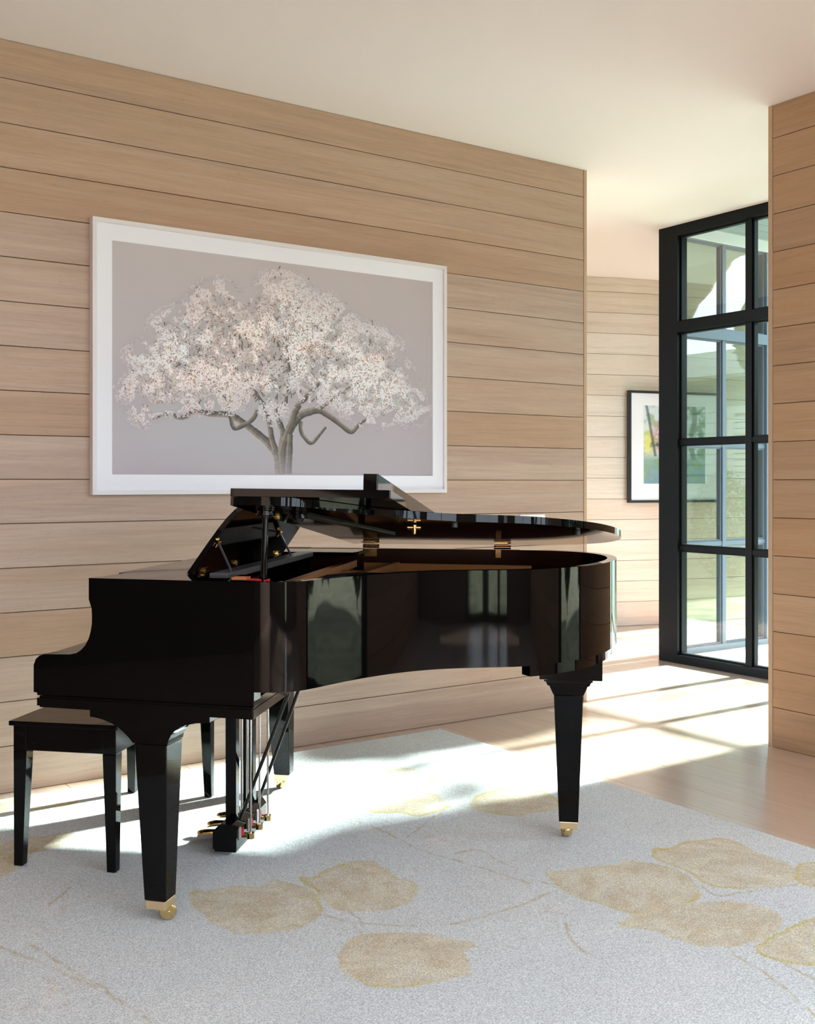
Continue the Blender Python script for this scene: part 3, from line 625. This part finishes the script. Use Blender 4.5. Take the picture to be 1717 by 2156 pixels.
BR = [[(0.824, -0.006, 0.0324), (0.816, 0.08, 0.0297), (0.806, 0.098, 0.0243), (0.756, 0.154, 0.0189), (0.642, 0.233, 0.0162), (0.562, 0.281, 0.0149), (0.465, 0.278, 0.0135), (0.38, 0.29, 0.0122), (0.323, 0.249, 0.0108), (0.255, 0.276, 0.0081), (0.174, 0.24, 0.004)], [(0.553, 0.303, 0.0108), (0.574, 0.207, 0.0108), (0.674, 0.256, 0.0108), (0.704, 0.318, 0.0108)], [(0.799, 0.114, 0.0162), (0.778, 0.145, 0.0149), (0.756, 0.268, 0.0135), (0.716, 0.336, 0.0108)], [(0.816, 0.103, 0.0162), (0.837, 0.198, 0.0149), (0.801, 0.281, 0.0135), (0.778, 0.338, 0.0108)], [(0.842, -0.006, 0.027), (0.824, 0.114, 0.0216), (0.872, 0.231, 0.0216), (0.932, 0.295, 0.0189), (1.029, 0.321, 0.0162), (1.115, 0.275, 0.0135), (1.216, 0.208, 0.0122), (1.266, 0.264, 0.0081), (1.316, 0.287, 0.0054)], [(0.932, 0.274, 0.0108), (0.924, 0.21, 0.0108), (0.984, 0.145, 0.0095), (1.077, 0.246, 0.0068)], [(0.872, 0.231, 0.0189), (0.906, 0.326, 0.0162), (0.992, 0.414, 0.0108), (1.077, 0.49, 0.0054)], [(0.86, -0.005, 0.0189), (0.872, 0.208, 0.0149)], [(0.741, 0.315, 0.0108), (0.642, 0.444, 0.0081), (0.546, 0.526, 0.0054)], [(0.842, 0.318, 0.0108), (0.867, 0.501, 0.0081), (0.842, 0.681, 0.0054)], [(0.562, 0.281, 0.0108), (0.522, 0.372, 0.0081), (0.428, 0.454, 0.004)], [(1.029, 0.321, 0.0108), (1.186, 0.426, 0.0081), (1.353, 0.506, 0.004)], [(0.893, 0.822, 0.0032), (0.945, 0.643, 0.0054), (0.971, 0.461, 0.0081)]]
big_art()
def small_art():
    a = Vector((7.03, hy(7.03), 0)); b = Vector((8.0, hy(8.0), 0)); d = (b-a); w = d.length
    ang = math.atan2(d.y, d.x); n = Vector((d.y, -d.x, 0)).normalized(); o = a+n*.025
    r = empty('framed_garden_picture', (o.x, o.y, 1.10), ang); h = 1.0
    y = frame_parts(r, w, h, .045, .022, 0, 'frame_black', .66, .70, .155, .17)
    f = MB(); f.box(.03, w-.03, -.001, .03, .05, h-.05); f.build('backing', 'frame_black', r)
    nx, nz = 110, 110; V = []; Cc = []
    X, Z = np.meshgrid(np.linspace(0, 1, nx+1), np.linspace(0, 1, nz+1), indexing='ij')
    n1 = fbm(X*5, Z*5, 400); n2 = fbm(X*14, Z*14, 410); n3 = fbm(X*30, Z*30, 420, 2)
    C = np.zeros(X.shape+(3,)); C[:] = (.62, .72, .80)
    def mix(m, c): nonlocal C; C = C*(1-m[..., None])+np.array(c)*m[..., None]
    mix(np.clip((n2-.45)*5, 0, 1)*.8, (.28, .42, .22)); mix(np.clip((X-.55)*2.2+(n1-.5)*2, 0, 1)*np.clip((n2-.35)*4, 0, .9), (.10, .20, .10))
    mix(np.exp(-((X-.08)**2/.012+(Z-.52)**2/.03))*.9, (.70, .68, .12))
    mix(np.clip(1.6-np.hypot((X-.40)/.19, (Z-.60)/.19), 0, 1)*np.clip((n3-.33)*6, 0, 1), (.52, .06, .18)); mix(np.clip(1.1-np.hypot((X-.42)/.22, (Z-.6)/.2), 0, 1)*np.clip((n2-.5)*5, 0, 1)*.6, (.55, .35, .60))
    mix(np.clip((.42-Z)*8, 0, 1)*.8, (.14, .30, .26)); mix(np.clip((.25-Z)*6, 0, 1)*np.clip(n1*1.4, 0, 1)*.8, (.18, .30, .42)); mix(np.clip((.42-Z)*8, 0, 1)*np.clip((n2-.55)*5, 0, 1)*.5, (.35, .42, .12))
    tr = np.abs(X-.80-.03*np.sin(Z*9)); mix(np.clip(1-(tr-.03)/.02, 0, 1)*(Z > .3)*.8, (.09, .11, .07))
    tr = np.abs(X-.05-.22*(1-Z)*(Z > .35)); mix(np.clip(1-(tr-.012)/.02, 0, 1)*(Z > .35)*.8, (.07, .09, .12)); tr = np.abs(Z-.43-.08*np.sin(X*8)); mix(np.clip(1-(tr-.02)/.02, 0, 1)*(X < .6)*(X > .1)*n3*1.2, (.06, .09, .12))
    Vv = np.stack([.155+X*.66, np.full(X.shape, y), .17+Z*.70], -1).reshape(-1, 3)
    Fc = [(i*(nz+1)+j, (i+1)*(nz+1)+j, (i+1)*(nz+1)+j+1, i*(nz+1)+j+1) for i in range(nx) for j in range(nz)]
    color_mesh('print', [tuple(p) for p in Vv], Fc, np.clip(C, 0, 1).reshape(-1, 3), r)
    tag(r, 'black framed garden picture on the pale hall wall, partly behind glass', 'picture')
small_art()
m = MB(); m.box(3.905, 4.09, 4.573, 4.5795, .985, 1.100); sp_ = m.build('switch_plate', 'white_plate', None, bevel=.002)
for k in range(3):
    m = MB(); m.box(3.925+k*.052, 3.962+k*.052, 4.5705, 4.574, 1.005, 1.078); m.build('rocker_switch', 'white_plate', sp_)
tag(sp_, 'white switch plate on the oak wall just above the piano lid', 'switch')

# ------------------------------------------------------------------ piano bench
def bench():
    r = empty('piano_bench', (1.3855, 3.870, .0048), math.radians(-45.3)); hx, hy_ = .333/2, .853/2
    m = MB(); m.box(-hx-.028, hx+.028, -hy_-.028, hy_+.028, .468, .484); m.build('seat', 'black', r, bevel=.003)
    m = MB(); t = .018
    for s in (-1, 1):
        m.box(-hx+.02, hx-.02, s*(hy_+.005)-t/2, s*(hy_+.005)+t/2, .385, .468); m.box(s*(hx+.005)-t/2, s*(hx+.005)+t/2, -hy_+.02, hy_-.02, .385, .468)
    m.build('apron', 'black', r, bevel=.002)
    for sx in (-1, 1):
        for sy in (-1, 1):
            m = MB(); m.frustum((sx*hx, sy*hy_), (.0155, .0155), (sx*(hx-.007), sy*(hy_-.007)), (.0235, .0235), 0, .385)
            m.frustum((sx*(hx-.007), sy*(hy_-.007)), (.0235, .0235), (sx*(hx-.007), sy*(hy_-.007)), (.0235, .0235), .385, .468)
            m.build('leg', 'black', r, bevel=.002)
    tag(r, 'black lacquered piano bench with four tapered legs', 'bench')
bench()

# ------------------------------------------------------------------ grand piano
PR = empty('grand_piano', (1.1835, 2.9845, .005), math.radians(-43.9985))
DZ = -.005   # heights below are above the bare floor
def pz(z): return z+DZ
P0 = (-.394, -.002); EX = (.69/math.hypot(.691, .063)*1.0015, -.0908); EN = (.0908, .9959)
def ck(s, n, z): return (P0[0]+s*EX[0]+n*EN[0], P0[1]+s*EX[1]+n*EN[1], z+DZ)
def catmull(pts, k=8):
    o = []
    for i in range(len(pts)-1):
        p0, p1, p2, p3 = (Vector(pts[max(i-1, 0)]), Vector(pts[i]), Vector(pts[i+1]), Vector(pts[min(i+2, len(pts)-1)]))
        for q in range(k):
            t = q/k; o.append(tuple(.5*((2*p1)+(p2-p0)*t+(2*p0-5*p1+4*p2-p3)*t*t+(3*p1-p0-3*p2+p3)*t**3)))
    o.append(tuple(pts[-1])); return o
SP = 1.548
rimc = [(.23, -.059), (.297, -.064), (.36, -.056), (.410, -.030), (.448, .022), (.492, .100), (.545, .185), (.604, .262), (.665, .325), (.730, .375), (.790, .408), (.867, .437), (.942, .460), (1.016, .487), (1.085, .535),
        (1.165, .615), (1.238, .720), (1.290, .850), (1.322, .99), (1.330, 1.12), (1.315, 1.24), (1.278, 1.345), (1.215, 1.43), (1.12, 1.495), (1.0, 1.532), (.86, 1.546), (.72, SP), (.2, SP), (-.21, SP)]
RIM = catmull(rimc, 10)
m = MB(); inner = m.sweep(RIM, pz(.69), pz(1.0), .034, 0, 1, 0)
m.build('rim', ['black', 'mahogany'], PR)
# lower ledge under the tail and case bottom
tail = [p for p in RIM if p[0] > 1.045 or (p[1] > 1.3 and p[0] > .9)]
m = MB(); q = []
for i, p in enumerate(tail):
    a = Vector(tail[max(i-1, 0)]); b = Vector(tail[min(i+1, len(tail)-1)]); t = (b-a).normalized(); q.append((p[0]-t.y*.017, p[1]+t.x*.017))
m.sweep(q, pz(.652), pz(.69), .05, 0, 0, 0); m.build('tail_ledge', 'black', PR)
ins = [(p[0], p[1]) for p in inner[::4]]+[(-.18, .05)]
m = MB(); m.prism([(x, y, pz(.70)) for x, y in ins], [(x, y, pz(.715)) for x, y in ins]); m.build('soundboard', 'bronze', PR)
# iron plate with raised struts
pl = [(.24, .12), (.45, .14), (.56, .28), (.68, .39), (.80, .45), (.95, .51), (1.05, .57), (1.12, .72), (1.12, 1.0), (1.0, 1.36), (.80, 1.46), (.24, 1.47)]
m = MB(); m.prism([(x, y, pz(.900)) for x, y in pl], [(x, y, pz(.912)) for x, y in pl]); pb = m.build('iron_plate', 'bronze', PR, bevel=.004)
m = MB()
for (xa, ya), (xb, yb), hh, ww in (((.24, .30), (.62, .42), .935, .018), ((.24, .55), (1.02, .60), .930, .015), ((.24, .85), (1.08, .82), .930, .015), ((.24, 1.15), (1.05, 1.08), .935, .015), ((.22, .13), (.22, 1.46), .940, .03), ((.30, 1.44), (1.0, 1.38), .945, .012), ((.36, .16), (.44, 1.44), .950, .012)):
    d = Vector((xb-xa, yb-ya)).normalized(); n_ = Vector((-d.y, d.x))*ww
    c = [(xa+n_.x, ya+n_.y), (xa-n_.x, ya-n_.y), (xb-n_.x, yb-n_.y), (xb+n_.x, yb+n_.y)]
    m.prism([(x, y, pz(.905)) for x, y in c], [(x, y, pz(hh)) for x, y in c])
m.build('plate_rib', 'bronze', pb, bevel=.004)
m = MB()
for i in range(60):
    y = .17+i*.0212
    m.tube([(.27, y, pz(.928)), (.27, y, pz(.956))], .0035, 6)
m.build('tuning_pins', 'bronze', pb)
# cheek arms
prof = [(.174, 1.0), (.174, .937), (.178, .926), (.183, .912), (.1845, .890), (.184, .865), (.180, .843), (.174, .823), (.163, .803), (.150, .789), (.133, .778), (.112, .7735), (.025, .7705), (.010, .766), (-.003, .755), (-.010, .737), (-.010, .657), (.002, .655), (.002, .648), (.695, .6635), (.695, .69), (.695, 1.0)]
def arm(fn, name, th=.048):
    m = MB(); m.prism([fn(s, 0, z) for s, z in prof], [fn(s, th, z) for s, z in prof]); return m.build(name, 'black', PR, bevel=.002)
arm(ck, 'case_arm')
arm(lambda s, n, z: (P0[0]+s*.62+.01, SP-n, z+DZ), 'case_arm')
# keybed slab with moulded groove
m = MB()
def slab(s0, s1, n0, n1, z0, z1):
    lo = [ck(s0, n0, z0), ck(s1, n0, z0), (.285, SP-n0, pz(z0)), (P0[0]+s0, SP-n0, pz(z0))]
    hi = [(x, y, pz(z1)) for x, y, _ in lo]; m.prism(lo, hi)
slab(.006, .690, .004, 0, .612, .646); slab(.0, .693, 0, 0, .617, .640); slab(.012, .690, .012, 0, .646, .664)
m.build('keybed', 'black', PR, bevel=.003, seg=3)
# fallboard closed over the keys, key slip
m = MB(); m.prism([(-.385, .045, pz(.66)), (-.20, .045, pz(.66)), (-.20, .045, pz(.80)), (-.235, .045, pz(.775)), (-.375, .045, pz(.766)), (-.385, .045, pz(.755))],
                  [(-.385, 1.5, pz(.66)), (-.20, 1.5, pz(.66)), (-.20, 1.5, pz(.80)), (-.235, 1.5, pz(.775)), (-.375, 1.5, pz(.766)), (-.385, 1.5, pz(.755))])
m.box(-.215, -.20, .045, 1.5, pz(.79), pz(.985)); m.build('fallboard', 'black', PR, bevel=.002)
# top shelf round the music desk opening
m = MB(); z0, z1 = pz(.984), pz(.9985)
near = [ck(.176, .02, 0)[:2], ck(.66, .02, 0)[:2], (.235, .185), (-.20, .185)]
m.prism([(x, y, z0) for x, y in near], [(x, y, z1) for x, y in near])
m.box(-.2195, -.002, .185, 1.26, z0, z1); m.box(-.2195, .30, 1.26, 1.53, z0, z1)
m.build('case_shelf', 'black', PR)
# damper rail, felt strips inside
m = MB(); m.tube([(.40, .10, pz(.975)), (.44, .22, pz(.985)), (.52, .33, pz(.985)), (.60, .40, pz(.982))], [.012, .014, .014, .010], 10); m.build('damper_rail', 'black_sat', PR)
m = MB(); m.box(.405, .445, .055, .075, pz(.97), pz(.99)); m.build('red_felt', 'red', PR)
m = MB(); m.box(.245, .31, .02, .05, pz(.985), pz(.9995)); m.build('red_felt', 'red', PR)
m = MB(); m.box(.20, .245, .03, .07, pz(.9985), pz(1.004)); m.build('felt_strip', 'felt_tan', PR)
# music desk
m = MB(); m.box(.092, .15, .14, 1.17, pz(.9865), pz(1.006)); dk = m.build('music_desk', 'grey_bar', PR, bevel=.002)
dl = .262; dx, dz_ = .150/dl, .215/dl
def dp(y, t, n=0): return (.004+t*dx+n*dz_, y, pz(1.002)+t*dz_-n*dx)
ol = [(.185, 0), (.190, .10), (.198, .165), (.212, .205), (.238, .236), (.275, .254), (.33, .262)]
ol = ol+[(1.371-y, t) for y, t in reversed(ol)]
m = MB(); m.prism([dp(y, t, 0) for y, t in ol], [dp(y, t, .016) for y, t in ol]); m.build('desk_panel', 'black', dk, bevel=.003)
for yb, yt in ((.205, .225), (.885, .90)):
    m = MB(); a = Vector(dp(yt, .125, .018)); b = Vector((.140, yb, pz(1.008))); m.prism([a+Vector(v) for v in ((0, -.002, .007), (0, .002, .007), (0, .002, -.007), (0, -.002, -.007))], [b+Vector(v) for v in ((0, -.002, .007), (0, .002, .007), (0, .002, -.007), (0, -.002, -.007))]); m.build('support_arm', 'grey_bar', dk)
    m = MB(); m.tube([dp(yt-.012, .125, .02), dp(yt+.012, .125, .02)], .0065, 10); m.tube([dp(yt-.03, .14, .018), dp(yt-.012, .125, .02)], .006, 8); m.tube([dp(yt, .108, .02), dp(yt, .125, .02)], .0045, 8); m.build('brass_bracket', 'brass', dk)
for yb in (.235, .55, 1.05):
    m = MB(); m.add([dp(yb, .004, .0175), dp(yb+.055, .004, .0175), dp(yb+.055, .028, .0175), dp(yb, .028, .0175)], [(0, 1, 2, 3)]); m.box(.012, .036, yb, yb+.055, pz(1.0), pz(1.0025)); m.tube([dp(yb, .004, .02), dp(yb+.055, .004, .02)], .004, 8); m.build('desk_hinge', 'brass', dk)
# lid
AL = math.radians(7.0); YH, ZH = SP, pz(1.018)
def lp(x, y, h=0):
    d = YH-y; return (x, YH-d*math.cos(AL)+h*math.sin(AL), ZH+d*math.sin(AL)+h*math.cos(AL))
L0 = .228; RO = []
for i, p in enumerate(RIM):
    a = Vector(RIM[max(i-1, 0)]); b = Vector(RIM[min(i+1, len(RIM)-1)]); t = (b-a).normalized(); RO.append((p[0]+t.y*.016, p[1]-t.x*.012))
lo = [(L0, RO[0][1]-.004)]+[p for p in RO if p[0] > L0+.012]+[(L0, RO[-1][1])]
m = MB(); n = len(lo); A_ = [lp(x, y, 0) for x, y in lo]; B_ = [lp(x, y, .024) for x, y in lo]
m.add(A_, [tuple(range(n))[::-1]], 1); m.add(B_, [tuple(range(n))], 0); m.add(A_+B_, [(i, (i+1) % n, n+(i+1) % n, n+i) for i in range(n-1)], 0, True); m.add([A_[-1], A_[0], B_[0], B_[-1]], [(0, 1, 2, 3)], 0)
lid = m.build('lid', ['black', 'lid_under'], PR)
m = MB(); fl = [(L0-.001, -.078), (L0+.452, -.036), (L0+.452, 1.535), (L0-.001, 1.535)]
m.prism([lp(x, y, .0255) for x, y in fl], [lp(x, y, .048) for x, y in fl]); flp = m.build('front_flap', 'black', lid, bevel=.003)
m = MB(); fl = [(L0+.374, -.040), (L0+.415, -.036), (L0+.415, 1.52), (L0+.374, 1.52)]
m.prism([lp(x, y, .048) for x, y in fl], [lp(x, y, .094) for x, y in fl]); m.build('flap_lip', 'black', flp, bevel=.003)
for xh in (.285, .845):
    m = MB(); w_ = .055
    m.prism([lp(xh, 1.44, -.002), lp(xh+w_, 1.44, -.002), lp(xh+w_, 1.535, -.002), lp(xh, 1.535, -.002)], [lp(xh, 1.44, .001), lp(xh+w_, 1.44, .001), lp(xh+w_, 1.535, .001), lp(xh, 1.535, .001)])
    m.box(xh, xh+w_, SP-.0365, SP-.033, pz(.966), pz(1.0)); m.tube([(xh-.008, SP-.02, pz(1.009)), (xh+w_+.008, SP-.02, pz(1.009))], .008, 10)
    for dx_ in (.012, .043): m.tube([(xh+dx_, SP-.0375, pz(.976)), (xh+dx_, SP-.036, pz(.976))], .004, 8, 0)
    m.build('lid_hinge', 'brass', lid)
m = MB(); c = lp(.66, .52, -.003); m.tube([(c[0]-.022, c[1], c[2]-.008), (c[0]+.022, c[1], c[2]-.008)], .008, 10); m.tube([(c[0], c[1], c[2]), (c[0], c[1], c[2]-.03)], [.010, .005], 10); m.build('lid_latch', 'brass', lid)
for x, y in ((.80, .47), (1.19, .76)):
    m = MB(); c = Vector(lp(x, y, 0)); m.tube([c, c-Vector((0, 0, .014))], .009, 12); m.build('rubber_bumper', 'rubber', lid)
def cup(x, y):
    m = MB(); c = Vector(lp(x, y, -.001)); nn = Vector((0, math.sin(AL), math.cos(AL)))*-1
    m.tube([c, c+nn*.004, c+nn*.006, c+nn*.012, c+nn*.013, c+nn*.019, c+nn*.020, c+nn*.027], [.030, .030, .024, .024, .028, .028, .018, .016], 20, smooth=False); m.build('prop_socket', 'black', lid)
cup(.300, .030); cup(.375, .115)
m = MB(); top = Vector(lp(.300, .030, -.02)); m.tube([(.296, .030, pz(.90)), (.297, .030, pz(1.0)), top], [.0105, .0105, .0085], 14); m.build('lid_prop', 'black', PR)
m = MB(); m.prism([lp(.33, .10, -.001), lp(.37, .10, -.001), lp(.52, .95, -.001), lp(.48, .95, -.001)], [lp(.33, .10, -.006), lp(.37, .10, -.006), lp(.52, .95, -.006), lp(.48, .95, -.006)]); m.build('prop_stay', 'black_sat', lid)
# legs
def caster(parent, c, ang, z0=0):
    cx, cy_ = c; ux, uy = math.cos(ang), math.sin(ang); wx, wy = -uy, ux
    m = MB(); a = Vector((cx+ux*.022, cy_+uy*.022, pz(.0285))); w = Vector((wx, wy, 0))
    prof_ = [(-.014, .0), (-.014, .020), (-.011, .0235), (.011, .0235), (.014, .020), (.014, 0)]
    m.tube([a+w*p for p, _ in prof_], [max(r, .001) for _, r in prof_], 22); m.build('caster_wheel', 'brass', parent)
    m = MB()
    for s in (-1, 1):
        o = Vector((cx, cy_, 0)); q = [(-.012, .058), (.018, .060), (.034, .044), (.030, .024), (.016, .022), (-.006, .040)]
        A = [(cx+ux*t+wx*s*.015, cy_+uy*t+wy*s*.015, pz(z)) for t, z in q]; B = [(x+wx*s*.004, y+wy*s*.004, z) for x, y, z in A]; m.prism(A, B)
    q0 = [(cx+ux*-.014+wx*s*.019, cy_+uy*-.014+wy*s*.019) for s in (-1, 1)]+[(cx+ux*.020+wx*s*.019, cy_+uy*.020+wy*s*.019) for s in (1, -1)]
    m.prism([(x, y, pz(.060)) for x, y in q0], [(x, y, pz(.068)) for x, y in q0])
    m.tube([(cx+ux*.022+wx*-.021, cy_+uy*.022+wy*-.021, pz(.0285)), (cx+ux*.022+wx*.021, cy_+uy*.022+wy*.021, pz(.0285))], .0045, 10)
    m.tube([(cx, cy_, pz(.060)), (cx, cy_, pz(.075))], .012, 12); m.build('caster_fork', 'brass', parent)
def curve_apron(m, fn, d0, d1):
    P = [(.174, .618), (.174, .592), (.196, .590), (.220, .585), (.244, .577), (.266, .566), (.286, .551), (.302, .537), (.314, .523), (.424, .523), (.428, .538), (.436, .553), (.448, .566), (.464, .577), (.486, .585), (.515, .5915), (.557, .595), (.557, .618)]
    m.prism([fn(s, d0, z) for s, z in P], [fn(s, d1, z) for s, z in P], smooth_side=False)
def front_leg(fn, ang):
    m = MB(); curve_apron(m, fn, .006, .104)
    m.frustum((.386, .036), (.034, .032), (.371, .055), (.0515, .050), .071, .523, fn)
    lg = m.build('leg', 'black', PR, bevel=.0025)
    m = MB(); m.frustum((.386, .036), (.031, .029), (.386, .036), (.032, .030), .045, .071, fn); m.build('ferrule', 'brass_pale', lg, bevel=.002)
    p = fn(.386, .036, 0); q = [v for v in (p[0], p[1])]
    # lower the ferrule so that its base meets the fork plate
    caster(lg, q, ang); return lg
front_leg(ck, math.radians(35))
front_leg(lambda s, n, z: (-.386+s-.025, SP-.155-n, z+DZ), math.radians(150))
m = MB(); c = (1.157, .925)
m.frustum(c, (.034, .032), c, (.0515, .050), .071, .526, lambda x, y, z: (x, y, z+DZ))
m.frustum(c, (.053, .051), c, (.068, .066), .526, .562, lambda x, y, z: (x, y, z+DZ)); m.frustum(c, (.073, .071), c, (.080, .078), .562, .578, lambda x, y, z: (x, y, z+DZ)); m.box(c[0]-.085, c[0]+.085, c[1]-.083, c[1]+.083, pz(.578), pz(.592)); m.box(c[0]-.100, c[0]+.118, c[1]-.11, c[1]+.17, pz(.590), pz(.70))
lg = m.build('leg', 'black', PR, bevel=.0025)
m = MB(); m.frustum(c, (.0315, .029), c, (.032, .030), .045, .071, lambda x, y, z: (x, y, z+DZ)); m.build('ferrule', 'brass_pale', lg, bevel=.002); caster(lg, c, math.radians(112))
# pedal lyre
m = MB()
yb0, yb1 = .515, .86
m.prism([(-.032, yb0, pz(.036)), (.052, yb0, pz(.036)), (.052, yb0, pz(.098)), (.034, yb0, pz(.122)), (-.006, yb0, pz(.122)), (-.032, yb0, pz(.098))],
        [(-.032, yb1, pz(.036)), (.052, yb1, pz(.036)), (.052, yb1, pz(.098)), (.034, yb1, pz(.122)), (-.006, yb1, pz(.122)), (-.032, yb1, pz(.098))])
m.box(-.028, .048, yb0+.004, yb1-.004, pz(.026), pz(.038)); ly = m.build('pedal_lyre', 'black', PR, bevel=.002)
for y in (.575, .765):
    m = MB(); m.box(-.008, .030, y, y+.04, pz(.12), pz(.62)); m.build('lyre_post', 'black', ly, bevel=.002)
m = MB(); m.tube([(.024, .655, pz(.12)), (.024, .655, pz(.62))], .0045, 8); m.tube([(.024, .72, pz(.12)), (.024, .72, pz(.62))], .0045, 8); m.build('guide_rod', 'steel', ly)
for y in (.585, .685, .785):
    m = MB(); path = [(-.025, y, pz(.070)), (-.055, y, pz(.070)), (-.085, y, pz(.068)), (-.105, y, pz(.064)), (-.112, y, pz(.060))]
    vs = []; rw = [.010, .013, .019, .017, .006]
    rings = []
    for (x, yy, z), w in zip(path, rw): rings.append([(x, yy+w*math.cos(a), z+.0105*math.sin(a)) for a in [2*math.pi*k/14 for k in range(14)]])
    v = [p for r_ in rings for p in r_]; m.add(v, [(i*14+k, i*14+(k+1) % 14, (i+1)*14+(k+1) % 14, (i+1)*14+k) for i in range(4) for k in range(14)], 0, True); m.add(rings[-1], [tuple(range(14))]); m.build('pedal', 'brass', ly)
    m = MB(); m.box(.04, .090, y-.009, y+.009, pz(.060), pz(.073)); m.tube([(.080, y, pz(.056)), (.080, y, pz(.076))], .013, 14); m.build('lever', 'brass', ly)
    m = MB(); m.tube([(.080, y, pz(.074)), (.080, y, pz(.625))], .0038, 10); m.build('pedal_rod', 'steel', ly)
    m = MB(); m.box(.052, .060, y-.03, y-.012, pz(.072), pz(.096)); m.build('red_felt', 'red', ly)
    m = MB(); m.box(.0515, .056, y-.045, y-.030, pz(.062), pz(.104)); m.build('grey_felt', 'grey_felt', ly)
for y, yt in ((.60, .62), (.80, .76)):
    m = MB(); m.tube([(.036, y, pz(.112)), (.262, yt, pz(.70))], .0062, 8); m.build('lyre_brace', 'black_sat', ly)
tag(PR, 'glossy black grand piano with lid propped open beside the oak wall', 'piano')
